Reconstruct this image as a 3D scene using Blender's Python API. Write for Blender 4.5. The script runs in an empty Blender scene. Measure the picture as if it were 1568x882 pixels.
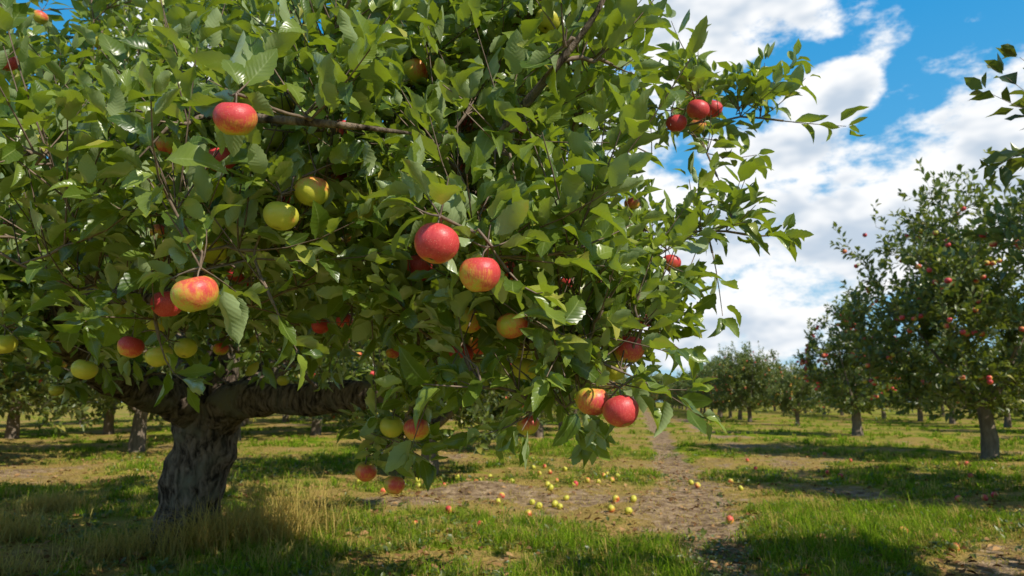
import bpy, math, random
import numpy as np
from mathutils import Vector, noise

random.seed(5)
SC = bpy.context.scene
SUN = np.array([0.54, -0.50, 0.68]); SUN /= np.linalg.norm(SUN)
CAM = np.array([0.0, 0.0, 0.95])
CR, SR = 0.9835, 0.181      # orchard rows run 10.4 degrees off the view axis

# ------------------------------------------------------------------ helpers
def nrm(a):
    a = np.asarray(a, float)
    return a / (np.linalg.norm(a, axis=-1, keepdims=True) + 1e-9)

def make_mesh(name, V, quads=None, tris=None, attrs=None, mats=(), smooth=True, midx=None):
    me = bpy.data.meshes.new(name)
    V = np.asarray(V, np.float32)
    nq = 0 if quads is None else len(quads)
    nt = 0 if tris is None else len(tris)
    loops = []
    if nq: loops.append(np.asarray(quads, np.int32).ravel())
    if nt: loops.append(np.asarray(tris, np.int32).ravel())
    loops = np.concatenate(loops)
    me.vertices.add(len(V)); me.vertices.foreach_set("co", V.ravel())
    me.loops.add(len(loops)); me.loops.foreach_set("vertex_index", loops)
    me.polygons.add(nq + nt)
    tot = np.concatenate([np.full(nq, 4, np.int32), np.full(nt, 3, np.int32)])
    st = np.concatenate([[0], np.cumsum(tot)[:-1]]).astype(np.int32)
    me.polygons.foreach_set("loop_start", st)
    me.polygons.foreach_set("loop_total", tot)
    me.polygons.foreach_set("use_smooth", np.full(nq + nt, smooth, bool))
    for m in mats: me.materials.append(m)
    if midx is not None: me.polygons.foreach_set("material_index", np.asarray(midx, np.int32))
    me.update(calc_edges=True)
    if attrs:
        for k, v in attrs.items():
            a = me.attributes.new(k, 'FLOAT_VECTOR', 'POINT')
            a.data.foreach_set("vector", np.asarray(v, np.float32).ravel())
    return me

def add_obj(name, data, parent=None, loc=(0, 0, 0)):
    o = bpy.data.objects.new(name, data)
    SC.collection.objects.link(o)
    o.location = loc
    if parent is not None: o.parent = parent
    return o

# ------------------------------------------------------------------ node helper
class NT:
    def __init__(s, tree):
        s.t = tree; s.t.nodes.clear()
    def n(s, typ, **kw):
        nd = s.t.nodes.new(typ)
        for k, v in kw.items(): setattr(nd, k, v)
        return nd
    def put(s, sock, v):
        if isinstance(v, bpy.types.NodeSocket): s.t.links.new(v, sock)
        elif v is not None: sock.default_value = v
    def m(s, op, a, b=None, c=None, clamp=False):
        nd = s.n('ShaderNodeMath', operation=op, use_clamp=clamp)
        s.put(nd.inputs[0], a)
        if b is not None: s.put(nd.inputs[1], b)
        if c is not None: s.put(nd.inputs[2], c)
        return nd.outputs[0]
    def vm(s, op, a, b=None):
        nd = s.n('ShaderNodeVectorMath', operation=op)
        s.put(nd.inputs[0], a)
        if b is not None: s.put(nd.inputs[1], b)
        return nd.outputs[0]
    def mix(s, f, a, b, blend='MIX'):
        nd = s.n('ShaderNodeMix', data_type='RGBA', blend_type=blend)
        s.put(nd.inputs[0], f); s.put(nd.inputs[6], a); s.put(nd.inputs[7], b)
        return nd.outputs[2]
    def ss(s, x, lo, hi, a=0.0, b=1.0):
        nd = s.n('ShaderNodeMapRange', interpolation_type='SMOOTHSTEP')
        s.put(nd.inputs[0], x); s.put(nd.inputs[1], lo); s.put(nd.inputs[2], hi)
        s.put(nd.inputs[3], a); s.put(nd.inputs[4], b)
        return nd.outputs[0]
    def noise(s, vec, scale, detail=4, rough=0.5, lac=2.0, dist=0.0):
        nd = s.n('ShaderNodeTexNoise')
        s.put(nd.inputs['Vector'], vec)
        nd.inputs['Scale'].default_value = scale; nd.inputs['Detail'].default_value = detail
        nd.inputs['Roughness'].default_value = rough; nd.inputs['Distortion'].default_value = dist
        return nd.outputs[0]
    def attr(s, name):
        return s.n('ShaderNodeAttribute', attribute_name=name)
    def sep(s, v):
        nd = s.n('ShaderNodeSeparateXYZ'); s.put(nd.inputs[0], v); return nd.outputs
    def comb(s, x, y, z):
        nd = s.n('ShaderNodeCombineXYZ')
        s.put(nd.inputs[0], x); s.put(nd.inputs[1], y); s.put(nd.inputs[2], z); return nd.outputs[0]
    def bump(s, h, strength, dist):
        nd = s.n('ShaderNodeBump'); s.put(nd.inputs['Height'], h)
        nd.inputs['Strength'].default_value = strength; nd.inputs['Distance'].default_value = dist
        return nd.outputs[0]

def mat(name):
    m = bpy.data.materials.new(name); m.use_nodes = True
    return m, NT(m.node_tree)

def principled(nt, col, rough=0.5, spec=0.5, normal=None):
    p = nt.n('ShaderNodeBsdfPrincipled')
    nt.put(p.inputs['Base Color'], col); nt.put(p.inputs['Roughness'], rough)
    p.inputs['Specular IOR Level'].default_value = spec
    if normal is not None: nt.put(p.inputs['Normal'], normal)
    return p.outputs[0]

def diffuse(nt, col, normal=None):
    p = nt.n('ShaderNodeBsdfDiffuse'); nt.put(p.inputs[0], col)
    if normal is not None: nt.put(p.inputs['Normal'], normal)
    return p.outputs[0]

def mixsh(nt, f, a, b):
    mx = nt.n('ShaderNodeMixShader'); nt.put(mx.inputs[0], f)
    nt.t.links.new(a, mx.inputs[1]); nt.t.links.new(b, mx.inputs[2]); return mx.outputs[0]

def out(nt, sh):
    o = nt.n('ShaderNodeOutputMaterial'); nt.t.links.new(sh, o.inputs['Surface'])

# ------------------------------------------------------------------ materials
def leaf_material(name, topA, topB, under, trans, vein=True, tfac=0.26):
    m, t = mat(name)
    a = t.attr('luv'); u, v, r = t.sep(a.outputs['Vector'])
    geo = t.n('ShaderNodeNewGeometry')
    base = t.mix(t.m('POWER', r, 1.2), topA, topB)
    base = t.mix(t.ss(r, 0.90, 1.0, 0.0, 0.75), base, (0.40, 0.34, 0.06, 1))
    nrml = None
    if vein:
        au = t.m('ABSOLUTE', u)
        mid = t.m('SUBTRACT', 1.0, t.ss(au, 0.02, 0.09))
        w = t.m('SINE', t.m('MULTIPLY', t.m('SUBTRACT', v, t.m('MULTIPLY', au, 0.20)), 62.0))
        vn = t.m('MAXIMUM', mid, t.ss(w, 0.75, 1.0, 0.0, 0.2))
        base = t.mix(t.m('MULTIPLY', vn, 0.5), base, (0.30, 0.37, 0.12, 1))
        nrml = t.bump(w, 0.14, 0.0010)
    col = t.mix(geo.outputs['Backfacing'], base, under)
    d = diffuse(t, col, nrml)
    tr = t.n('ShaderNodeBsdfTranslucent'); t.put(tr.inputs[0], trans)
    body = mixsh(t, tfac, d, tr.outputs[0])
    fr = t.n('ShaderNodeFresnel'); fr.inputs[0].default_value = 1.45
    gl = t.n('ShaderNodeBsdfGlossy'); t.put(gl.inputs['Roughness'], 0.32 if vein else 0.42)
    if nrml is not None: t.put(gl.inputs['Normal'], nrml)
    gf = t.m('MULTIPLY', t.m('ADD', fr.outputs[0], 0.012), t.m('SUBTRACT', 1.0, t.m('MULTIPLY', geo.outputs['Backfacing'], 0.8)))
    out(t, mixsh(t, t.m('MINIMUM', gf, 0.16), body, gl.outputs[0]))
    return m

M_LEAF = leaf_material('apple_leaf', (0.030, 0.072, 0.006, 1), (0.25, 0.32, 0.045, 1), (0.31, 0.38, 0.18, 1), (0.50, 0.66, 0.02, 1))
M_LEAF_BG = leaf_material('orchard_leaf', (0.028, 0.060, 0.006, 1), (0.18, 0.215, 0.030, 1), (0.20, 0.24, 0.09, 1), (0.32, 0.40, 0.02, 1), vein=False)

m, t = mat('bark'); M_BARK = m
tc = t.n('ShaderNodeTexCoord')
sv = t.vm('MULTIPLY', tc.outputs['Object'], (1, 1, 0.35))
n1 = t.noise(sv, 26, 5, 0.65, dist=0.6); n2 = t.noise(tc.outputs['Object'], 5, 3)
vo = t.n('ShaderNodeTexVoronoi'); t.put(vo.inputs['Vector'], sv); vo.inputs['Scale'].default_value = 38
c = t.mix(t.ss(n1, 0.35, 0.68), (0.03, 0.022, 0.017, 1), (0.27, 0.205, 0.155, 1))
c = t.mix(t.ss(n2, 0.5, 0.72), c, (0.19, 0.17, 0.12, 1))
h = t.m('ADD', n1, t.m('MULTIPLY', vo.outputs[0], 0.5))
out(t, diffuse(t, c, t.bump(h, 1.0, 0.02)))

m, t = mat('twig_bark'); M_TWIG = m
tc = t.n('ShaderNodeTexCoord')
n1 = t.noise(tc.outputs['Object'], 90, 1)
out(t, diffuse(t, t.mix(n1, (0.08, 0.055, 0.04, 1), (0.33, 0.25, 0.19, 1))))

m, t = mat('orchard_bark'); M_BARK_BG = m
tc = t.n('ShaderNodeTexCoord')
n1 = t.noise(t.vm('MULTIPLY', tc.outputs['Object'], (1, 1, 0.4)), 22, 2)
out(t, diffuse(t, t.mix(n1, (0.06, 0.045, 0.035, 1), (0.34, 0.27, 0.20, 1))))

m, t = mat('apple_skin'); M_APPLE = m
ap = t.attr('apos').outputs['Vector']; inf = t.sep(t.attr('ainfo').outputs['Vector'])
off = t.vm('ADD', ap, t.comb(inf[1], t.m('MULTIPLY', inf[1], 1.7), 0.0))
st = t.noise(t.vm('MULTIPLY', off, (12, 12, 1.1)), 1.0, 3, 0.6)
lg = t.noise(off, 1.6, 2, 0.55)
mk = t.m('ADD', inf[0], t.m('ADD', t.m('MULTIPLY', t.m('SUBTRACT', st, 0.5), 0.75), t.m('MULTIPLY', t.m('SUBTRACT', lg, 0.5), 0.7)))
ground = t.mix(lg, (0.44, 0.49, 0.04, 1), (0.70, 0.57, 0.08, 1))
red = t.mix(st, (0.46, 0.012, 0.025, 1), (0.80, 0.11, 0.10, 1))
c = t.mix(t.ss(mk, 0.12, 0.5), ground, (0.80, 0.29, 0.07, 1))
c = t.mix(t.ss(mk, 0.32, 0.70), c, red)
vo = t.n('ShaderNodeTexVoronoi'); t.put(vo.inputs['Vector'], off); vo.inputs['Scale'].default_value = 11
dots = t.m('SUBTRACT', 1.0, t.ss(vo.outputs[0], 0.08, 0.20))
c = t.mix(t.m('MULTIPLY', dots, 0.55), c, (0.84, 0.62, 0.40, 1))
az_ = t.sep(ap)
rr = t.m('SQRT', t.m('ADD', t.m('POWER', az_[0], 2.0), t.m('POWER', az_[1], 2.0)))
bowl = t.m('SUBTRACT', 1.0, t.ss(rr, 0.1, 0.34))
c = t.mix(t.m('MULTIPLY', bowl, 0.75), c, (0.30, 0.27, 0.05, 1))
cal = t.m('MULTIPLY', t.m('SUBTRACT', 1.0, t.ss(rr, 0.07, 0.13)), t.m('LESS_THAN', az_[2], 0.0))
c = t.mix(cal, c, (0.03, 0.02, 0.012, 1))
ro = t.m('ADD', 0.30, t.m('MULTIPLY', lg, 0.25))
out(t, principled(t, c, ro, 0.45, t.bump(t.noise(off, 10, 2), 0.15, 0.003)))

m, t = mat('orchard_ground'); M_GROUND = m
geo = t.n('ShaderNodeNewGeometry'); pos = geo.outputs['Position']
g = t.sep(t.attr('gmask').outputs['Vector'])
f1 = t.noise(pos, 9, 5, 0.65); f2 = t.noise(pos, 45, 3, 0.6); f3 = t.noise(pos, 1.3, 3, 0.6)
f4 = t.noise(t.vm('MULTIPLY', pos, (1.0, 0.35, 1)), 0.35, 4, 0.6)
soil = t.mix(t.ss(f1, 0.3, 0.7), (0.13, 0.08, 0.045, 1), (0.46, 0.33, 0.20, 1))
straw = t.mix(f2, (0.18, 0.115, 0.03, 1), (0.50, 0.36, 0.12, 1))
gr = t.mix(f2, (0.035, 0.085, 0.006, 1), (0.18, 0.29, 0.015, 1))
gr = t.mix(t.ss(f3, 0.42, 0.66), gr, (0.32, 0.33, 0.03, 1))
sm = t.m('ADD', g[0], t.m('MULTIPLY', t.m('SUBTRACT', f1, 0.5), 0.9))
c = t.mix(t.ss(sm, 0.16, 0.48), straw, gr)
far = t.ss(t.m('ADD', f4, t.m('MULTIPLY', f2, 0.1)), 0.44, 0.60)
c = t.mix(t.m('MULTIPLY', far, 0.55), c, straw)
c = t.mix(t.ss(t.m('ADD', g[1], t.m('MULTIPLY', t.m('SUBTRACT', f1, 0.5), 1.0)), 0.32, 0.65), c, soil)
out(t, diffuse(t, c, t.bump(t.m('ADD', f1, t.m('MULTIPLY', f2, 0.4)), 0.9, 0.05)))

m, t = mat('grass_blades'); M_GRASS = m
a = t.sep(t.attr('luv').outputs['Vector'])
gc = t.mix(a[2], (0.055, 0.17, 0.006, 1), (0.29, 0.42, 0.02, 1))
gc = t.mix(a[0], gc, (0.58, 0.41, 0.14, 1))
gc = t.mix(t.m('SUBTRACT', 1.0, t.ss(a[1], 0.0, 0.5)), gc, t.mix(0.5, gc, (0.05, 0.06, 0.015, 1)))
tr = t.n('ShaderNodeBsdfTranslucent'); t.put(tr.inputs[0], t.mix(1.0, gc, (1.5, 1.5, 1.0, 1), 'MULTIPLY'))
out(t, mixsh(t, 0.35, diffuse(t, gc), tr.outputs[0]))

m, t = mat('dead_leaf'); M_DEAD = m
a = t.sep(t.attr('luv').outputs['Vector'])
out(t, diffuse(t, t.mix(a[2], (0.12, 0.05, 0.02, 1), (0.45, 0.27, 0.12, 1))))

# ------------------------------------------------------------------ leaf templates
def leaf_template(ns, fold, droop, twist, wav, serr, seed, hw=0.245):
    r = np.random.default_rng(seed)
    ph = r.uniform(0, 6.28)
    V, UV, Q = [], [], []
    for i in range(ns + 1):
        s = i / ns
        w = hw * (math.sin(math.pi * min(1, s ** 0.85)) ** 0.75 if 0 < s < 1 else 0.0)
        w *= (1.08 - 0.2 * s)
        if i == 0: w = 0.012
        if i == ns: w = 0.004
        ang = droop * s
        y = math.sin(ang) / droop if abs(droop) > 1e-3 else s
        z = -(1 - math.cos(ang)) / droop if abs(droop) > 1e-3 else 0
        tw = twist * s
        for k, uu in enumerate((-1, 0, 1)):
            ww = w * (1 + (serr * (1 if i % 2 else -1) if uu and 0 < i < ns else 0))
            x = uu * ww * math.cos(fold)
            zz = z + abs(uu) * ww * math.sin(fold) + (wav * math.sin(ph + s * 9 + uu * 1.7) * w * 3 * abs(uu))
            V.append((x * math.cos(tw) - (zz - z) * math.sin(tw), y, z + x * math.sin(tw) + (zz - z) * math.cos(tw)))
            UV.append((uu, s))
    for i in range(ns):
        a = i * 3; b = a + 3
        Q += [(a, a + 1, b + 1, b), (a + 1, a + 2, b + 2, b + 1)]
    return np.array(V), np.array(UV), np.array(Q)

def tset(ns, serr, n=6, seed=0, hw=0.245):
    r = np.random.default_rng(seed)
    return [leaf_template(ns, r.uniform(0.15, 0.95), r.uniform(0.2, 1.3) * (1 if i % 4 else -0.5), r.uniform(-0.6, 0.6), r.uniform(0.03, 0.12), serr, seed + i, hw) for i in range(n)]
T_HI = tset(13, 0.07, 9, 1, 0.26); T_MID = tset(5, 0, 6, 2, 0.255); T_LO = tset(3, 0, 5, 3, 0.27)

def leaves_to_arrays(P, D, N, L, tmpl, rng):
    X = nrm(np.cross(D, N)); N2 = np.cross(X, D)
    ch = rng.integers(0, len(tmpl), len(P))
    Vs, As, Qs, off = [], [], [], 0
    for k, (tv, tuv, tq) in enumerate(tmpl):
        s = np.where(ch == k)[0]
        if not len(s): continue
        wsc = rng.uniform(0.85, 1.15, (len(s), 1, 1))
        vv = P[s][:, None, :] + L[s][:, None, None] * (tv[None, :, 0:1] * wsc * X[s][:, None, :] + tv[None, :, 1:2] * D[s][:, None, :] + tv[None, :, 2:3] * N2[s][:, None, :])
        rr = rng.random(len(s))
        at = np.zeros((len(s), len(tv), 3)); at[:, :, 0:2] = tuv[None]; at[:, :, 2] = rr[:, None]
        qq = tq[None] + (np.arange(len(s)) * len(tv))[:, None, None] + off
        Vs.append(vv.reshape(-1, 3)); As.append(at.reshape(-1, 3)); Qs.append(qq.reshape(-1, 4)); off += len(s) * len(tv)
    return np.concatenate(Vs), np.concatenate(As), np.concatenate(Qs)

def merge(parts):
    V, A, Q, o = [], [], [], 0
    for v, a, q in parts:
        V.append(v); A.append(a); Q.append(q + o); o += len(v)
    return np.concatenate(V), np.concatenate(A), np.concatenate(Q)

# ------------------------------------------------------------------ tubes
def catmull(pts, n):
    pts = np.asarray(pts, float)
    P = np.vstack([2 * pts[0] - pts[1], pts, 2 * pts[-1] - pts[-2]])
    o = []
    for i in range(1, len(P) - 2):
        for k in range(n):
            t = k / n
            o.append(0.5 * ((2 * P[i]) + (-P[i-1] + P[i+1]) * t + (2*P[i-1] - 5*P[i] + 4*P[i+1] - P[i+2]) * t*t + (-P[i-1] + 3*P[i] - 3*P[i+1] + P[i+2]) * t**3))
    o.append(pts[-1])
    return np.array(o)

class Tubes:
    def __init__(s): s.V = []; s.Q = []; s.n = 0
    def add(s, pts, rad, sides, bumpy=0.0, seed=0.0):
        pts = np.asarray(pts, float); rad = np.asarray(rad, float)
        T = nrm(np.gradient(pts, axis=0))
        ref = np.array([0.3, 0.9, 0.1]) if abs(T[0][2]) > 0.7 else np.array([0, 0, 1.0])
        U = nrm(np.cross(T, ref)); W = np.cross(T, U)
        a = np.linspace(0, 2 * np.pi, sides, endpoint=False)
        ring = np.cos(a)[None, :, None] * U[:, None, :] + np.sin(a)[None, :, None] * W[:, None, :]
        R = np.repeat(rad[:, None], sides, 1)
        if bumpy:
            for i in range(len(pts)):
                for j in range(sides):
                    q = pts[i] + ring[i, j] * rad[i]
                    R[i, j] *= 1 + bumpy * (noise.noise(Vector(q * 3.5 + seed)) + 0.6 * noise.noise(Vector(q * 11 + seed)))
        s.V.append((pts[:, None, :] + ring * R[:, :, None]).reshape(-1, 3))
        i = np.arange(len(pts) - 1)[:, None] * sides; j = np.arange(sides)[None, :]; j2 = (j + 1) % sides
        q = np.stack([i + j, i + j2, i + sides + j2, i + sides + j], -1).reshape(-1, 4) + s.n
        s.Q.append(q); s.n += len(pts) * sides
    def arrays(s): return np.concatenate(s.V), np.concatenate(s.Q)

# ------------------------------------------------------------------ tree builder
class Tree:
    def __init__(s, seed, root):
        s.rng = np.random.default_rng(seed); s.root = np.array(root, float)
        s.big = Tubes(); s.tw = Tubes(); s.np_ = []; s.nr = []
        s.LP = []; s.LD = []; s.LN = []; s.LL = []; s.spurs = []
        s.ok = lambda p: True
    def limb(s, pts, r0, r1, sides=12, n=6, bumpy=0.18, flare=0.0):
        p = catmull(pts, n); k = len(p)
        t = np.linspace(0, 1, k); r = r0 + (r1 - r0) * t
        if flare: r = r * (1 + flare * np.exp(-t * 9))
        s.big.add(p, r, sides, bumpy, s.rng.uniform(0, 9))
        for a, b in zip(p[2:], r[2:]): s.np_.append(a); s.nr.append(b)
    def branch_to(s, target, twigs=True, tl=(0.12, 0.32), dens=8, r_end=0.004, sides=6, seg=0.06):
        target = np.asarray(target, float)
        N = np.array(s.np_); d = np.linalg.norm(N - target, axis=1)
        dr = np.linalg.norm(N - s.root, axis=1); dt = np.linalg.norm(target - s.root)
        cost = d + 0.8 * np.maximum(0, dr - dt) + 0.25 * np.maximum(0, N[:, 2] - target[2])
        i = int(np.argmin(cost)); p0 = N[i]; L = max(0.05, d[i])
        mid = (p0 + target) / 2 + np.array([0, 0, 0.10 * L]) + s.rng.normal(0, 0.09 * L, 3)
        k = min(max(5, int(L / seg)), 18)
        tt = np.linspace(0, 1, k)[:, None]
        p = (1 - tt) ** 2 * p0 + 2 * tt * (1 - tt) * mid + tt ** 2 * target
        p[1:-1] += s.rng.normal(0, 0.007, (k - 2, 3))
        r0 = min(s.nr[i] * 0.7, 0.006 + 0.011 * L); r = r0 + (r_end - r0) * np.linspace(0, 1, k)
        s.tw.add(p, r, sides)
        for a, b in zip(p[2:], r[2:]): s.np_.append(a); s.nr.append(b)
        if twigs:
            T = nrm(np.gradient(p, axis=0))
            nt = 4 + int(L * dens)
            for q in range(nt):
                j = int(s.rng.uniform(0.2, 1.0) * (k - 1))
                dr_ = nrm(T[j] * 0.55 + nrm(s.rng.normal(0, 1, 3)) * 0.8 + np.array([0, 0, 0.6]))
                s.twig(p[j], dr_, s.rng.uniform(*tl))
            s.twig(p[-1], T[-1], s.rng.uniform(*tl))
        return p
    def twig(s, p, d, L, leafL=(0.055, 0.108), space=0.024, r=0.0026):
        if not s.ok(p + d * L * 0.6): return
        k = 4; tt = np.linspace(0, 1, k)[:, None]
        bend = np.array([0, 0, s.rng.uniform(-0.05, 0.35)]) + s.rng.normal(0, 0.08, 3)
        pts = p + d * L * tt + bend * L * tt ** 2
        s.tw.add(pts, np.linspace(r, 0.0013, k), 3)
        s.spurs.append(p)
        n = max(5, int(L * 0.9 / space)); u = np.linspace(0.12, 1.0, n); u = np.append(u, [1, 1])
        n = len(u)
        base = p + d * L * u[:, None] + bend * L * u[:, None] ** 2
        T = nrm(d + 2 * bend * u[:, None])
        ph = s.rng.uniform(0, 6.28) + 2.4 * np.arange(n) + s.rng.normal(0, 0.3, n)
        U = nrm(np.cross(T, [0.2, 0.1, 1.0])); W = np.cross(T, U)
        rad = np.cos(ph)[:, None] * U + np.sin(ph)[:, None] * W
        ax = np.where(u > 0.9, 1.2, 0.75)[:, None]
        D = nrm(T * ax + rad * 0.75 + np.array([0, 0, -0.08]) + s.rng.normal(0, 0.24, (n, 3)))
        up = np.array([0, 0, 1.0]) * 0.7 + SUN * 0.3
        N = nrm(up + T * 0.35 - rad * 0.2 + s.rng.normal(0, 0.5, (n, 3)))
        LL = s.rng.uniform(leafL[0], leafL[1], n) * np.where(u > 0.95, 0.75, 1.0)
        pet = s.rng.uniform(0.008, 0.022, n)[:, None]
        s.LP.append(base + D * pet); s.LD.append(D); s.LN.append(N); s.LL.append(LL)
    def leaves(s):
        return np.concatenate(s.LP), np.concatenate(s.LD), np.concatenate(s.LN), np.concatenate(s.LL)

def in_ell(rng, c, r, shell=0.5):
    v = nrm(rng.normal(0, 1, 3)); q = rng.uniform(0, 1) ** shell
    return np.array(c) + np.array(r) * v * q

# ------------------------------------------------------------------ apples
def apple_arrays(ns, nr_, seed, blush, bdir):
    r = np.random.default_rng(seed)
    V = []; A = []; I = []
    bdir = nrm(bdir); lob = r.uniform(0, 6.28); sq = r.uniform(-0.035, 0.035); tall = r.uniform(0.84, 0.93)
    for i in range(nr_ + 1):
        ph = math.pi * i / nr_
        ph = min(max(ph, 0.02), math.pi - 0.02)
        for j in range(ns):
            th = 2 * math.pi * j / ns
            x = math.sin(ph); z = math.cos(ph)
            rr = x * (1 + 0.08 * z) * (1 + 0.025 * math.sin(5 * th + lob) * (0.4 - z) + sq * math.cos(2 * th + lob))
            zz = tall * z - (0.36 * math.exp(-(x / 0.32) ** 2) if z > 0 else -0.20 * math.exp(-(x / 0.24) ** 2)) + 0.03 * x * math.cos(th + lob)
            V.append((rr * math.cos(th), rr * math.sin(th), zz)); A.append((rr * math.cos(th), rr * math.sin(th), z))
            b = blush + 0.42 * (bdir[0] * x * math.cos(th) + bdir[1] * x * math.sin(th) + bdir[2] * z)
            I.append((b, seed % 37, 0))
    i = np.arange(nr_)[:, None] * ns; j = np.arange(ns)[None, :]; j2 = (j + 1) % ns
    Q = np.stack([i + j, i + ns + j, i + ns + j2, i + j2], -1).reshape(-1, 4)
    return np.array(V), np.array(A), np.array(I), Q

BL = {'r': 0.66, 'o': 0.2, 'y': -0.28, 'm': 0.48}
APPLES = [(-0.46,1.073,1.414,'m'),(-0.125,1.102,1.208,'r'),(-0.056,1.165,1.168,'r'),(-0.563,1.199,1.139,'o'),(-0.475,1.359,1.326,'y'),(-0.427,1.406,1.393,'o'),
(-0.523,1.941,1.609,'m'),(-0.76,1.699,1.33,'y'),(-0.653,1.773,1.654,'y'),(-0.636,1.773,1.748,'y'),(-1.138,2.038,1.111,'m'),(-1.05,2.038,1.084,'y'),
(-1.025,2.146,1.116,'y'),(-1.336,2.146,1.049,'y'),(0.185,1.51,0.951,'o'),(0.22,1.51,0.932,'m'),(0.289,1.699,1.078,'m'),(0.342,2.265,1.05,'y'),
(0.05,2.146,0.878,'o'),(0.001,1.51,1.119,'r'),(-0.16,2.26,1.91,'r'),(0.62,2.15,1.91,'r'),(0.6,2.26,1.91,'r'),(0.78,2.72,2.09,'o'),(0.85,2.72,2.17,'r'),
(0.53,2.91,1.81,'o'),(0.57,2.4,1.44,'r'),(-0.28,2.04,0.87,'o'),(-0.4,2.4,0.67,'o'),(-0.53,2.55,0.7,'o'),(-0.59,2.26,1.89,'r'),(-0.18,2.26,1.73,'r'),
(-0.1,2.15,1.13,'m'),(0.62,3.14,1.32,'r'),(0.0,2.15,1.36,'r'),(0.23,2.72,1.42,'r'),(-1.52,2.04,1.12,'y'),(-2.02,2.55,2.29,'r'),(-0.39,2.26,0.87,'y'),
(-1.17,2.26,1.7,'y'),(-2.45,3.71,1.01,'o'),(-1.45,2.72,1.64,'r'),(-0.82,2.91,1.27,'r'),(0.34,3.14,1.25,'y'),(0.04,2.4,1.11,'y'),(-1.2,2.26,1.83,'o'),
(-0.59,3.4,1.19,'o'),(-2.57,3.4,1.84,'o'),(-2.55,3.4,3.0,'o')]
# the double fruit: touching, not merged
APPLES[15] = (0.232, 1.475, 0.930, 'r')
APPLES[14] = (0.178, 1.53, 0.952, 'o')
APPLES[22] = (0.56, 2.20, 1.885, 'r')
NHERO = len(APPLES)

# ------------------------------------------------------------------ foreground tree
def tips(*l): return [np.array(q) for q in l]
fg = Tree(11, (-2.1, 4.8, 0.9))
def ok_fg(p):
    if np.linalg.norm(p - CAM) < 0.90: return False
    if p[0] < -1.25 and p[1] < 4.0: return p[2] > 0.86
    if p[2] < 0.95 and not (p[0] > -0.55 and p[1] < 2.9): return False
    if p[2] < 1.0 and p[0] < -0.3 and p[1] < 1.9: return False
    if p[2] < 1.10 and -2.5 < p[0] < -0.6 and p[1] > 2.6: return False
    if p[2] < 0.55: return False
    return True
fg.ok = ok_fg
fg.limb([(-2.25, 4.9, -0.12), (-2.215, 4.88, 0.1), (-2.2, 4.87, 0.35), (-2.13, 4.85, 0.66), (-2.06, 4.8, 0.98)], 0.225, 0.21, 20, 8, 0.26, flare=0.3)
fg.limb([(-2.10, 4.82, 0.80), (-1.88, 4.65, 0.93), (-1.63, 4.5, 0.97), (-1.2, 4.2, 0.97), (-0.75, 3.9, 1.0), (-0.34, 3.5, 1.06), (-0.07, 2.9, 1.33), (0.10, 2.6, 1.62), (0.22, 2.5, 1.84)], 0.15, 0.006, 14, 6, 0.3)
fg.limb([(-2.12, 4.82, 0.78), (-2.2, 4.6, 0.95), (-2.30, 4.3, 1.03), (-2.36, 3.9, 1.15), (-2.25, 3.4, 1.32), (-1.88, 3.0, 1.5), (-1.64, 2.7, 1.72), (-1.34, 2.3, 1.95), (-1.0, 2.0, 2.15)], 0.16, 0.005, 14, 6, 0.25)
fg.limb([(-2.06, 4.8, 0.85), (-2.0, 4.7, 1.46), (-2.0, 4.3, 2.1), (-1.56, 3.8, 2.7), (-1.15, 3.3, 3.0)], 0.13, 0.006, 12, 6)
fg.limb([(-2.1, 4.82, 0.85), (-2.6, 5.2, 1.5), (-3.2, 5.6, 2.3), (-3.5, 5.9, 3.0)], 0.11, 0.006, 10, 6)
fg.limb([(-2.04, 4.85, 0.85), (-1.6, 5.4, 1.5), (-1.2, 6.0, 2.3), (-1.0, 6.2, 3.1)], 0.11, 0.006, 10, 6)
fg.limb([(-2.2, 4.6, 0.98), (-3.0, 4.5, 1.3), (-3.9, 4.2, 1.6), (-4.3, 4.0, 2.2)], 0.10, 0.006, 10, 6)
# secondary limbs
fg.limb([(-2.0, 3.15, 1.42), (-1.6, 2.6, 1.36), (-1.25, 2.15, 1.28), (-0.95, 1.8, 1.22), (-0.7, 1.55, 1.25)], 0.05, 0.004, 8, 5)
fg.limb([(-0.5, 3.7, 1.03), (-0.4, 3.0, 1.15), (-0.2, 2.4, 1.2), (0.0, 1.95, 1.12), (0.13, 1.6, 1.1)], 0.04, 0.004, 8, 5)
fg.limb([(-1.34, 2.3, 1.95), (-0.9, 1.75, 1.72), (-0.6, 1.4, 1.56), (-0.36, 1.3, 1.5), (-0.2, 1.35, 1.5)], 0.020, 0.003, 8, 5)
fg.limb([(-0.4, 3.0, 1.15), (-0.3, 2.3, 1.45), (-0.15, 1.7, 1.48), (0.0, 1.4, 1.55), (0.16, 1.3, 1.72), (0.22, 1.3, 1.85)], 0.020, 0.003, 8, 5)
fg.limb([(-0.07, 2.9, 1.33), (-0.1, 2.5, 1.9), (-0.05, 2.2, 2.3)], 0.022, 0.004, 8, 5)
envs = [((-2.1, 4.7, 2.35), (2.5, 2.3, 1.4), 240), ((-1.2, 2.7, 1.95), (1.25, 1.45, 0.90), 120),
        ((-0.6, 1.75, 1.40), (0.75, 0.62, 0.36), 60), ((0.02, 1.8, 1.25), (0.33, 0.55, 0.36), 44),
        ((-0.16, 1.75, 1.85), (0.38, 0.55, 0.42), 38), ((0.0, 2.55, 1.75), (0.40, 0.75, 0.72), 68),
        ((-1.7, 3.4, 1.6), (1.4, 0.9, 0.5), 70), ((-2.3, 3.1, 1.2), (0.9, 0.7, 0.3), 30)]
tg = []
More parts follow.
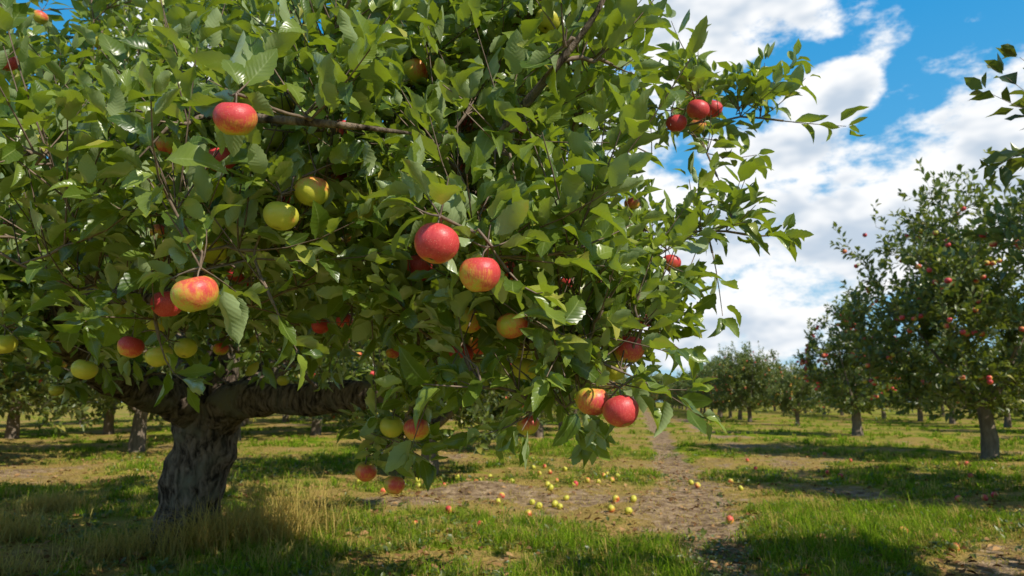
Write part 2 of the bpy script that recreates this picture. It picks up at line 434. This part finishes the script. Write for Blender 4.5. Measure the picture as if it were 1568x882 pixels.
for c_, r_, n_ in envs:
    for k in range(n_):
        p = in_ell(fg.rng, c_, r_, 0.45)
        if p[2] < 1.0 or np.linalg.norm(p - CAM) < 1.12: continue
        if noise.noise(Vector(p * 2.1)) < -0.25: continue
        tg.append(p)
tg.sort(key=lambda p: np.linalg.norm(p - fg.root))
for p in tg: fg.branch_to(p)
cand = [p for p in fg.spurs if 1.7 < np.linalg.norm(p - CAM) < 4.2 and p[0] < 0.35 and p[1] > 1.5 and 1.0 < p[2] < 2.6]
for k in range(52):
    p = cand[int(fg.rng.integers(len(cand)))] + fg.rng.normal(0, 0.03, 3)
    if min(np.linalg.norm(p - [0, 0, .06] - np.array(q[:3])) for q in APPLES) < 0.1: continue
    APPLES.append((p[0], p[1], p[2] - 0.06, 'royyor'[k % 6]))
for p in tips((1.009,2.4,1.979),(0.843,2.4,2.044),(0.94,2.4,2.07),(0.719,2.0,1.444),(0.6,2.0,1.39),(0.684,2.5,2.308),(0.374,1.8,1.164),(0.266,1.65,1.02),
              (0.16,1.6,0.95),(0.08,1.6,0.95),(0.30,1.7,1.05),(0.28,1.6,1.85),(0.107,1.3,1.682),(0.22,1.4,1.68),
              (0.72,2.3,1.73),(0.472,1.9,1.268),(-0.062,1.5,0.98),(0.40,2.1,1.5),(0.35,2.0,1.2),(0.4,1.9,1.15),
              (0.30,1.6,1.2),(0.2,1.5,1.15),(0.42,2.0,1.35),(0.60,2.4,1.95),(0.1,1.5,1.05),(-0.1,1.5,1.05)):
    fg.branch_to(p, tl=(0.07, 0.20), dens=10)
for p in tips((-0.28, 2.1, 0.98), (-0.36, 2.3, 0.88), (-0.40, 2.35, 0.78), (-0.47, 2.45, 0.82), (-0.33, 2.25, 0.80)):
    fg.branch_to(p, tl=(0.06, 0.13), dens=8)
for a in range(30):      # upright water shoots
    x, y = fg.rng.uniform(-0.6, 0.6), fg.rng.uniform(1.9, 3.0)
    p = np.array([x, y, 0.95 + y * (0.52 - 0.30 * max(0, x))])
    fg.branch_to(p, twigs=False, r_end=0.003)
    fg.twig(p, nrm([0.2, -0.1, 1.0] + fg.rng.normal(0, 0.2, 3)), fg.rng.uniform(0.2, 0.36), space=0.03)
D_ap = 0.078
for i, (x, y, z, c_) in enumerate(APPLES):
    top = np.array([x, y, z + 0.035]); tgt = top + np.array([fg.rng.uniform(-.015, .015), 0.015, 0.016])
    fg.branch_to(tgt, twigs=False, r_end=0.003)
    for k in range(4 if i < NHERO else 2):
        fg.twig(tgt, nrm(fg.rng.normal(0, 1, 3) + np.array([0, 0.3, 0.7])), fg.rng.uniform(0.04, 0.10))
    fg.tw.add(np.array([top - [0, 0, 0.022], top + (tgt - top) * 0.5 - [0, 0, .002], tgt]), [0.0016, 0.0013, 0.0018], 5)

P, Dv, Nn, LL = fg.leaves()
ctr = P + Dv * LL[:, None] * 0.5
keep = np.ones(len(P), bool)
for i, (x, y, z, c_) in enumerate(APPLES):      # fruit hang clear of the leaves on their open side
    A = np.array([x, y, z]); keep &= np.linalg.norm(ctr - A, axis=1) > 0.046
    v = A - CAM; d = np.linalg.norm(v); v /= d
    tt = (ctr - CAM) @ v; pd = np.linalg.norm(ctr - CAM - tt[:, None] * v, axis=1)
    f_ = 1.0 if i < NHERO else 0.7
    keep &= ~((tt > 0) & (tt < d + 0.02) & (pd < f_ * (0.033 * tt / d + (0.019 if d < 1.95 else 0.016))))
P, Dv, Nn, LL = P[keep], Dv[keep], Nn[keep], LL[keep]
dist = np.linalg.norm(P - CAM, axis=1); hi = dist < 2.2; lo = dist > 3.6; mi = ~hi & ~lo
lr = np.random.default_rng(3)
V, A, Q = merge([leaves_to_arrays(P[hi], Dv[hi], Nn[hi], LL[hi], T_HI, lr), leaves_to_arrays(P[mi], Dv[mi], Nn[mi], LL[mi] * 1.05, T_MID, lr),
                 leaves_to_arrays(P[lo], Dv[lo], Nn[lo], LL[lo] * 1.2, T_LO, lr)])
tree0 = add_obj('apple_tree', None)
add_obj('foliage', make_mesh('foliage', V, Q, attrs={'luv': A}, mats=[M_LEAF]), tree0)
V, Q = fg.big.arrays(); add_obj('trunk_and_limbs', make_mesh('trunk_and_limbs', V, Q, mats=[M_BARK]), tree0)
V, Q = fg.tw.arrays(); add_obj('twigs', make_mesh('twigs', V, Q, mats=[M_TWIG]), tree0)

for i, (x, y, z, c_) in enumerate(APPLES):
    r = np.random.default_rng(100 + i)
    bd = nrm(np.array([0.5, -0.5, 0.3]) + r.normal(0, 0.45, 3))
    v, a, inf_, q = apple_arrays(30, 20, 100 + i, BL[c_], bd)
    sc = D_ap / 2 * r.uniform(0.88, 1.02)
    tx, ty = r.uniform(-0.35, 0.35, 2)
    me = make_mesh('apple', v * sc, q, attrs={'apos': a, 'ainfo': inf_}, mats=[M_APPLE])
    o = add_obj('apple', me, None, (x, y, z)); o.rotation_euler = (tx, ty, 0)

# ------------------------------------------------------------------ generic orchard trees
def gen_tree(seed, H, R, nsec, napples, blush, shoots=10):
    T = Tree(seed, (0, 0, 0.9)); r = T.rng
    tz = r.uniform(0.65, 0.85)
    T.limb([(0, 0, -0.1), (0.02, 0, 0.3), (r.uniform(-.05, .05), r.uniform(-.05, .05), tz + 0.1)], 0.13, 0.10, 10, 5, 0.2, flare=0.3)
    nl = 6
    for k in range(nl):
        a = k * 6.283 / nl + r.uniform(-0.4, 0.4); q = r.uniform(0.35, 0.75) * R
        hz = r.uniform(0.5, 0.85) * H if k % 2 else r.uniform(0.35, 0.55) * H
        T.limb([(0, 0, tz - 0.1), (0.4 * q * math.cos(a), 0.4 * q * math.sin(a), tz + 0.3 * (hz - tz)), (q * math.cos(a), q * math.sin(a), hz)], 0.055, 0.008, 6, 4, 0.1)
    tg = []
    for k in range(nsec):
        p = in_ell(r, (0, 0, 0.54 * H), (R * 0.92, R * 0.92, 0.44 * H), 0.5)
        p += 0.25 * R * np.array([noise.noise(Vector(p * 0.9 + seed)), noise.noise(Vector(p * 0.9 + seed + 9)), 0])
        if noise.noise(Vector(p * 1.3 + seed * 3.1)) < -0.36: continue
        if p[2] < 0.55: continue
        tg.append(p)
    tg.sort(key=lambda p: np.linalg.norm(p - T.root))
    for p in tg: T.branch_to(p, tl=(0.18, 0.42), dens=6, sides=3, seg=0.15)
    for k in range(shoots):
        a = r.uniform(0, 6.28); q = r.uniform(0, 0.7) * R
        p = np.array([q * math.cos(a), q * math.sin(a), H * r.uniform(0.86, 0.95)])
        T.branch_to(p, twigs=False, sides=3, seg=0.15)
        T.twig(p, nrm([r.normal(0, .15), r.normal(0, .15), 1]), r.uniform(0.3, 0.6), space=0.03)
    P, D, N, L = T.leaves(); s = r.random(len(P)) < 0.85
    P, D, N, L = P[s], D[s], N[s], L[s] * 1.45
    V, A, Q = leaves_to_arrays(P, D, N, L, T_LO, r)
    me_l = make_mesh('orchard_foliage', V, Q, attrs={'luv': A}, mats=[M_LEAF_BG])
    V1, Q1 = T.big.arrays(); V2, Q2 = T.tw.arrays()
    me_t = make_mesh('orchard_branches', np.concatenate([V1, V2]), np.concatenate([Q1, Q2 + len(V1)]), mats=[M_BARK_BG])
    sp = np.array(T.spurs)
    av, aa, ai, aq, o = [], [], [], [], 0
    sp = sp[(np.linalg.norm(sp[:, :2], axis=1) > 0.55 * R) | (sp[:, 2] > 0.75 * H)]
    for k in range(napples):
        p = sp[r.integers(len(sp))] + r.normal(0, 0.03, 3) - [0, 0, 0.06]
        out_ = nrm([p[0], p[1], 0.2]); p = p + out_ * 0.12
        v, a, inf_, q = apple_arrays(10, 7, 500 + k, blush + r.uniform(-0.45, 0.25), nrm(r.normal(0, 1, 3)))
        av.append(v * 0.040 + p); aa.append(a); ai.append(inf_); aq.append(q + o); o += len(v)
    me_a = make_mesh('orchard_fruit', np.concatenate(av), np.concatenate(aq), attrs={'apos': np.concatenate(aa), 'ainfo': np.concatenate(ai)}, mats=[M_APPLE])
    return me_l, me_t, me_a

VAR = [gen_tree(21, 4.0, 2.25, 310, 210, 0.7, 12), gen_tree(22, 3.6, 2.1, 220, 120, 0.6, 8), gen_tree(23, 3.3, 1.9, 190, 100, 0.5, 8),
       gen_tree(24, 3.3, 1.25, 110, 260, 0.9, 6)]

def ground_h(x, y):
    x = np.asarray(x, float); y = np.asarray(y, float)
    off = x * CR - y * SR
    h = 0.022 * np.sin(1.3 * x + 0.7 * y) + 0.018 * np.sin(-0.9 * x + 1.9 * y + 1) + 0.012 * np.sin(3.1 * x + 2.3 * y + 2) + 0.009 * np.sin(-4.7 * x + 3.9 * y)
    h = h * np.exp(-((x ** 2 + y ** 2) / 3000.0))
    h = h - 0.035 * np.exp(-((off - 0.5) / 0.3) ** 2) - 0.02 * np.exp(-((off - 2.15) / 0.28) ** 2)
    h = h + 0.13 * np.exp(-(((x + 0.35) / 0.55) ** 2 + ((y - 7.6) / 0.45) ** 2)) + 0.08 * np.exp(-(((x + 0.9) / 0.5) ** 2 + ((y - 6.4) / 0.35) ** 2))
    return h

def place(v, off, along, scale=1.0, rot=None, parent=None, name='apple_tree', sz=None):
    x = off * CR + along * SR; y = along * CR - off * SR
    e = add_obj(name, None, parent, (x, y, float(ground_h(x, y))))
    e.rotation_euler = (0, 0, rot if rot is not None else random.uniform(0, 6.28)); e.scale = (scale, scale, sz or scale * random.uniform(0.95, 1.05))
    for nm, d in zip(('foliage', 'trunk_and_branches', 'fruit'), VAR[v]): add_obj(nm, d, e)
    return e

far_e = add_obj('distant_apple_trees', None)
place(2, 3.1, 2.3, 0.94, 1.0); place(0, 5.4, 7.0, 1.0, 2.0); place(0, 5.75, 13.0, 1.08, 0.4, sz=1.17); place(3, 6.0, 21.0, 1.15, 1.0)  # first tree stands off the row, added to cast shade on the near ground
place(2, 6.2, 29.5, 0.7)
al = 34.5
while al < 120:
    if al < 45: place(random.choice((1, 2, 0)), 5.4 + random.uniform(-.3, .3), al, random.uniform(0.78, 0.98))
    else: place(random.choice((0, 1, 2)), 5.3 + random.uniform(-.3, .3), al, random.uniform(0.8, 1.0), parent=far_e, name='tree')
    al += random.uniform(3.2, 4.6)
for a_ in (8.7, 13.4, 18.5, 23.5, 28, 33, 38): place(random.choice((0, 1)), -2.65 + random.uniform(-.1, .1), a_, random.uniform(0.85, 1.0))
al = 43
while al < 120:
    place(random.choice((0, 1, 2)), -2.7, al, random.uniform(0.9, 1.05), parent=far_e, name='tree'); al += random.uniform(4, 5)
for row in (-9.4, -15.5, -23, 13.5, 21.5, 30):
    al = 4.0 if row < 0 else 14
    while al < (75 if abs(row) < 20 else 55):
        nm = dict(parent=far_e, name='tree') if (al > 30 or abs(row) > 15) else {}
        place(random.choice((0, 1, 2)), row + random.uniform(-.3, .3), al, random.uniform(1.05, 1.25) if row < 0 else random.uniform(0.9, 1.08), **nm)
        al += random.uniform(3.2, 4.0) if row < 0 else random.uniform(4.0, 5.0)
for k in range(60):
    place(random.choice((0, 1)), -75 + k * 2.9 + random.uniform(-1, 1), 122 + random.uniform(-6, 6), random.uniform(1.1, 1.5), parent=far_e, name='tree')

# ------------------------------------------------------------------ ground
def gm(x, y):
    off = x * CR - y * SR
    n = noise.noise(Vector((x * .5, y * .5, 3))) + .55 * noise.noise(Vector((x * 1.7, y * 1.7, 7))) + .45 * noise.noise(Vector((x * 5, y * 5, 1)))
    wob = 0.22 * noise.noise(Vector((x * .6, y * .6, 0)))
    brk = min(1.1, 0.95 + 0.7 * noise.noise(Vector((x * 1.1, y * 1.1, 20))))
    pth = min(1, max(math.exp(-((off - .52 + wob) / .30) ** 2), .42 * math.exp(-((off - 2.15 + wob) / .28) ** 2)) * max(0.1, brk))
    m_ = math.exp(-(((x + 0.35) / 0.6) ** 2 + ((y - 7.5) / 0.5) ** 2)) + 0.8 * math.exp(-(((x + 0.9) / 0.5) ** 2 + ((y - 6.4) / 0.4) ** 2))
    soil = min(1, 0.95 * pth + m_ + 0.85 * max(0, -n))
    g = 0.57 + 1.2 * n - 0.6 * soil
    if -2.2 < off < 2.6 and y > 6: g -= 0.12
    if off < -2.4: g -= 0.2 * min(1, (-2.4 - off))
    return min(1, max(0, g)), soil
def graded(lo, hi, c0, n):
    k = np.linspace(-1, 1, n); s = np.sinh(k * 7.0) / math.sinh(7.0)
    return np.where(s < 0, c0 + s * (c0 - lo), c0 + s * (hi - c0))
gx = graded(-600, 600, 0, 420); gy = graded(-200, 1200, 6.5, 460)
XX, YY = np.meshgrid(gx, gy)
ZZ = ground_h(XX, YY)
gmv = np.zeros((XX.size, 3))
fx, fy = XX.ravel(), YY.ravel()
for i in range(len(fx)):
    if abs(fx[i]) < 80 and -20 < fy[i] < 140: a, b = gm(fx[i], fy[i])
    else: a, b = 0.6, 0.1
    gmv[i, 0] = a; gmv[i, 1] = b
V = np.stack([fx, fy, ZZ.ravel()], -1)
nx = len(gx); i = np.arange(len(gy) - 1)[:, None] * nx; j = np.arange(nx - 1)[None, :]
Q = np.stack([i + j, i + j + 1, i + nx + j + 1, i + nx + j], -1).reshape(-1, 4)
add_obj('ground', make_mesh('ground', V, Q, attrs={'gmask': gmv}, mats=[M_GROUND]))

# grass
gr = np.random.default_rng(9)
def blades(px, py, h, w, lean, straw, rnd):
    n = len(px); az = gr.uniform(0, 6.283, n); z = ground_h(px, py)
    B = np.stack([px, py, z - 0.004], -1); dirv = np.stack([np.cos(az), np.sin(az), 0 * az], -1)
    sd = np.stack([-np.sin(az), np.cos(az), 0 * az], -1)
    l = lean[:, None]; H = h[:, None]; W = w[:, None]; up = np.array([0, 0, 1.0])
    m1 = B + up * H * 0.55 + dirv * H * l * 0.35; tp = B + up * H * (1 - 0.35 * l) + dirv * H * l
    V = np.stack([B - sd * W, B + sd * W, m1 + sd * W * 0.8, m1 - sd * W * 0.8, tp], 1).reshape(-1, 3)
    o = np.arange(n)[:, None] * 5
    Q = o + np.array([[0, 1, 2, 3]]); T = o + np.array([[3, 2, 4]])
    A = np.zeros((n, 5, 3)); A[:, :, 0] = straw[:, None]; A[:, :, 1] = [0, 0, .55, .55, 1]; A[:, :, 2] = rnd[:, None]
    return V, A.reshape(-1, 3), Q, T
bx, by, bh, bs, bw, blean = [], [], [], [], [], []
def scatter(n, y0, y1, hscale, wscale, pw):
    cnt = 0
    while cnt < n:
        y = y0 + (y1 - y0) * random.random() ** pw; x = random.uniform(-0.85, 0.95) * y
        g_, s_ = gm(x, y)
        if random.random() > 0.05 + 1.2 * g_ ** 1.7: continue
        if s_ > 0.45 and random.random() < 0.9: continue
        k = random.randint(5, 14); hh = hscale * (0.35 + 1.0 * g_) * random.uniform(0.5, 1.7); dry = 1 if random.random() < 0.36 * (1.2 - g_) + 0.05 else 0
        if random.random() < 0.03: hh *= 1.8
        for q in range(k):
            bx.append(x + random.gauss(0, 0.03 * hscale / 0.08)); by.append(y + random.gauss(0, 0.03 * hscale / 0.08)); bh.append(hh * random.uniform(0.5, 1.15))
            bs.append(min(1, max(0, dry * 0.9 + random.gauss(0.05, 0.12)))); bw.append(wscale * random.uniform(0.6, 1.2)); blean.append(random.uniform(0.1, 1.3))
        cnt += k
scatter(72000, 3.2, 7.5, 0.075, 0.0024, 1.3)
scatter(60000, 7.0, 16, 0.075, 0.0045, 1.3)
scatter(34000, 15, 45, 0.09, 0.011, 1.5)
for cx, cy, n, hh in ((-1.95, 4.6, 900, 0.36), (-1.62, 4.7, 700, 0.32), (-2.5, 4.6, 500, 0.24), (-3.6, 5.0, 600, 0.28), (-1.55, 5.1, 300, 0.55), (-4.2, 6.5, 700, 0.24), (-3.0, 4.1, 400, 0.18), (-1.3, 4.2, 300, 0.16)):
    for q in range(n):
        bx.append(cx + random.gauss(0, 0.17)); by.append(cy + random.gauss(0, 0.13)); bh.append(hh * random.uniform(0.4, 1.2)); bs.append(random.uniform(0.7, 1)); bw.append(0.0026); blean.append(random.uniform(0.2, 1.6))
for q in range(36000):
    y = 3.2 + 14 * random.random() ** 1.4; x = random.uniform(-0.85, 0.95) * y; g_, s_ = gm(x, y)
    if random.random() < g_ * 0.8: continue
    bx.append(x); by.append(y); bh.append(random.uniform(0.02, 0.06)); bs.append(random.uniform(0.6, 1)); bw.append(0.002 + 0.0002 * y); blean.append(random.uniform(1.5, 2.6))
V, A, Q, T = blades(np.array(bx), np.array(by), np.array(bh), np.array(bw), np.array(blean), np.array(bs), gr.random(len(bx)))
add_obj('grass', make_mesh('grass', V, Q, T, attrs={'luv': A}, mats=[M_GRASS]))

def flat_leaves(name, n, y1, L0, L1, material, tilt, zoff, wantgrass):
    px, py = [], []
    while len(px) < n:
        y = 3.2 + (y1 - 3.2) * random.random() ** 1.5; x = random.uniform(-0.85, 0.95) * y; g_, s_ = gm(x, y)
        if wantgrass and random.random() > g_ * 1.2: continue
        c_ = random.randint(1, 7) if wantgrass else 1
        for q in range(c_): px.append(x + random.gauss(0, 0.02)); py.append(y + random.gauss(0, 0.02))
    px = np.array(px[:n]); py = np.array(py[:n]); az = gr.uniform(0, 6.283, n)
    D = nrm(np.stack([np.cos(az), np.sin(az), gr.uniform(-0.1, tilt, n)], -1)); N = nrm(np.array([0, 0, 1.0]) + gr.normal(0, 0.35, (n, 3)))
    P = np.stack([px, py, ground_h(px, py) + zoff * gr.uniform(0.3, 1.2, n)], -1)
    V, A, Q = leaves_to_arrays(P, D, N, gr.uniform(L0, L1, n), T_LO, gr)
    add_obj(name, make_mesh(name, V, Q, attrs={'luv': A}, mats=[material]))
flat_leaves('weeds', 22000, 13, 0.022, 0.065, M_LEAF_BG, 0.9, 0.02, True)
flat_leaves('fallen_leaves', 4200, 13, 0.045, 0.08, M_DEAD, 0.3, 0.02, False)

FALL = [(0.19,6.7,'y'),(0.4,6.62,'y'),(0.14,6.16,'o'),(0.39,7.72,'y'),(0.4,7.34,'y'),(-0.8,8.32,'r'),(-0.28,9.03,'y'),(-0.39,8.66,'y'),(1.14,6.66,'y'),(0.7,7.89,'y'),
(2.7,4.93,'r'),(2.81,4.54,'m'),(4.74,7.1,'r'),(5.01,7.34,'r'),(-0.25,5.53,'m'),(-0.75,5.5,'m'),(0.71,9.44,'y'),(1.24,11.5,'y'),(1.22,9.03,'o'),(-1.16,8.66,'y'),
(0.25,6.55,'o'),(0.0,8.2,'y'),(0.55,8.6,'o'),(-0.1,7.0,'m'),(-0.55,9.5,'y'),(0.3,9.8,'y'),(5.6,8.6,'r'),(4.2,9.0,'m'),(-3.4,7.5,'o'),(-2.9,8.3,'y'),(3.6,10.4,'r'),(0.9,8.4,'m')]
fr = np.random.default_rng(44)
for k in range(34):
    FALL.append((float(fr.normal(0.0, 1.4)), float(fr.normal(7.8, 1.8)), 'yoomyo'[k % 6]))
for k in range(14):
    FALL.append((float(fr.uniform(3.5, 7.5)), float(fr.uniform(6.5, 13)), 'rrm'[k % 3]))
for i, (x, y, c_) in enumerate(FALL):
    v, a, inf_, q = apple_arrays(18, 12, 300 + i, BL[c_], nrm(np.random.default_rng(i).normal(0, 1, 3)))
    sc = random.uniform(0.028, 0.037)
    o = add_obj('fallen_apple', make_mesh('fallen_apple', v * sc, q, attrs={'apos': a, 'ainfo': inf_}, mats=[M_APPLE]), None, (x, y, float(ground_h(x, y)) + sc * 0.85))
    o.rotation_euler = (random.uniform(-2, 2), random.uniform(-2, 2), random.uniform(0, 6))

# ------------------------------------------------------------------ sky
W = bpy.data.worlds.new('World'); SC.world = W; W.use_nodes = True
t = NT(W.node_tree)
sky = t.n('ShaderNodeTexSky', sky_type='NISHITA', sun_disc=False)
el = math.asin(SUN[2]); azs = math.atan2(SUN[0], SUN[1])
sky.sun_elevation = el; sky.sun_rotation = azs
sky.air_density = 1.0; sky.dust_density = 0.4; sky.ozone_density = 2.0
tc = t.n('ShaderNodeTexCoord'); d0 = tc.outputs['Generated']
CL = [(16.5,31.5,13.5,7.0),(26.0,23.0,3.4,2.4),(21.5,19.3,5.2,2.4),(25,12.4,19,4.6),(38,16.0,9.5,6.2),(16.5,5.3,11,3.4),(4,17,10,8),(-26,27,6,3.5),(-36,12,9,3)]
x, y, z0 = t.sep(d0)
az = t.m('ARCTAN2', x, y); e = t.m('ARCSINE', z0)
best = None; r_ = math.pi / 180
for (a, b, w, h) in CL:
    q1 = t.m('MULTIPLY', t.m('SUBTRACT', az, a * r_), 1 / (w * r_)); q2 = t.m('MULTIPLY', t.m('SUBTRACT', e, b * r_), 1 / (h * r_))
    q = t.m('ADD', t.m('MULTIPLY', q1, q1), t.m('MULTIPLY', q2, q2))
    best = q if best is None else t.m('MINIMUM', best, q)
best = t.m('SUBTRACT', 1.0, best)
lf = t.noise(t.vm('MULTIPLY', d0, (1, 1, 2.2)), 2.2, 2, 0.5)
away = t.ss(t.m('ABSOLUTE', az), 0.85, 1.1)
best = t.m('MAXIMUM', t.m('MAXIMUM', best, -1.3), t.m('SUBTRACT', t.m('MULTIPLY', t.m('MULTIPLY', lf, away), 5.0), 3.3))
def fb(vec, det): return t.m('MULTIPLY', t.m('SUBTRACT', t.noise(t.vm('MULTIPLY', vec, (1, 1, 1.9)), 8.0, det, 0.6), 0.5), 3.0)
mask = t.m('MULTIPLY', best, 0.45)
c0 = t.m('ADD', mask, fb(d0, 7)); c1 = t.m('ADD', mask, fb(t.vm('ADD', d0, (0.015, -0.005, 0.035)), 3))
dens = t.ss(c0, -0.22, 0.28)
shade = t.ss(t.m('ADD', t.m('MULTIPLY', c1, 0.9), t.m('MULTIPLY', c0, 0.1)), 0.10, 0.80)
ccol = t.mix(shade, (10.2, 10.3, 10.4, 1), (5.6, 6.6, 7.8, 1))
rm = t.n('ShaderNodeValToRGB'); t.put(rm.inputs[0], z0)
cr = rm.color_ramp; cr.elements[0].position = 0.0; cr.elements[0].color = (0.48, 0.73, 0.86, 1)
cr.elements[1].position = 1.0; cr.elements[1].color = (0.008, 0.06, 0.20, 1)
for ps, cc in ((0.12, (0.27, 0.60, 0.86, 1)), (0.3, (0.09, 0.45, 0.83, 1)), (0.5, (0.018, 0.35, 0.78, 1)), (0.65, (0.012, 0.14, 0.40, 1))):
    ee = cr.elements.new(ps); ee.color = cc
skyc = t.mix(0.86, sky.outputs[0], t.mix(1.0, rm.outputs[0], (10, 10, 10, 1), 'MULTIPLY'))
col = t.mix(t.m('MULTIPLY', dens, t.ss(z0, 0.0, 0.05)), skyc, ccol)
bg = t.n('ShaderNodeBackground'); t.put(bg.inputs[0], col); bg.inputs[1].default_value = 0.1
wo = t.n('ShaderNodeOutputWorld'); t.t.links.new(bg.outputs[0], wo.inputs[0])

sl = bpy.data.lights.new('sun', 'SUN'); sl.energy = 5.0; sl.angle = math.radians(0.5); sl.color = (1.0, 0.94, 0.82)
so = add_obj('sun', sl); so.rotation_euler = Vector(SUN).to_track_quat('Z', 'Y').to_euler()

cam = bpy.data.cameras.new('camera'); co = add_obj('camera', cam, None, tuple(CAM))
cam.lens = 24; cam.sensor_width = 36; cam.clip_end = 3000; cam.clip_start = 0.05
co.rotation_euler = (math.radians(99.45), 0, 0)
cam.dof.use_dof = True; cam.dof.focus_distance = 1.45; cam.dof.aperture_fstop = 6.3
SC.camera = co
SC.view_settings.view_transform = 'Standard'; SC.view_settings.look = 'None'; SC.view_settings.exposure = 0
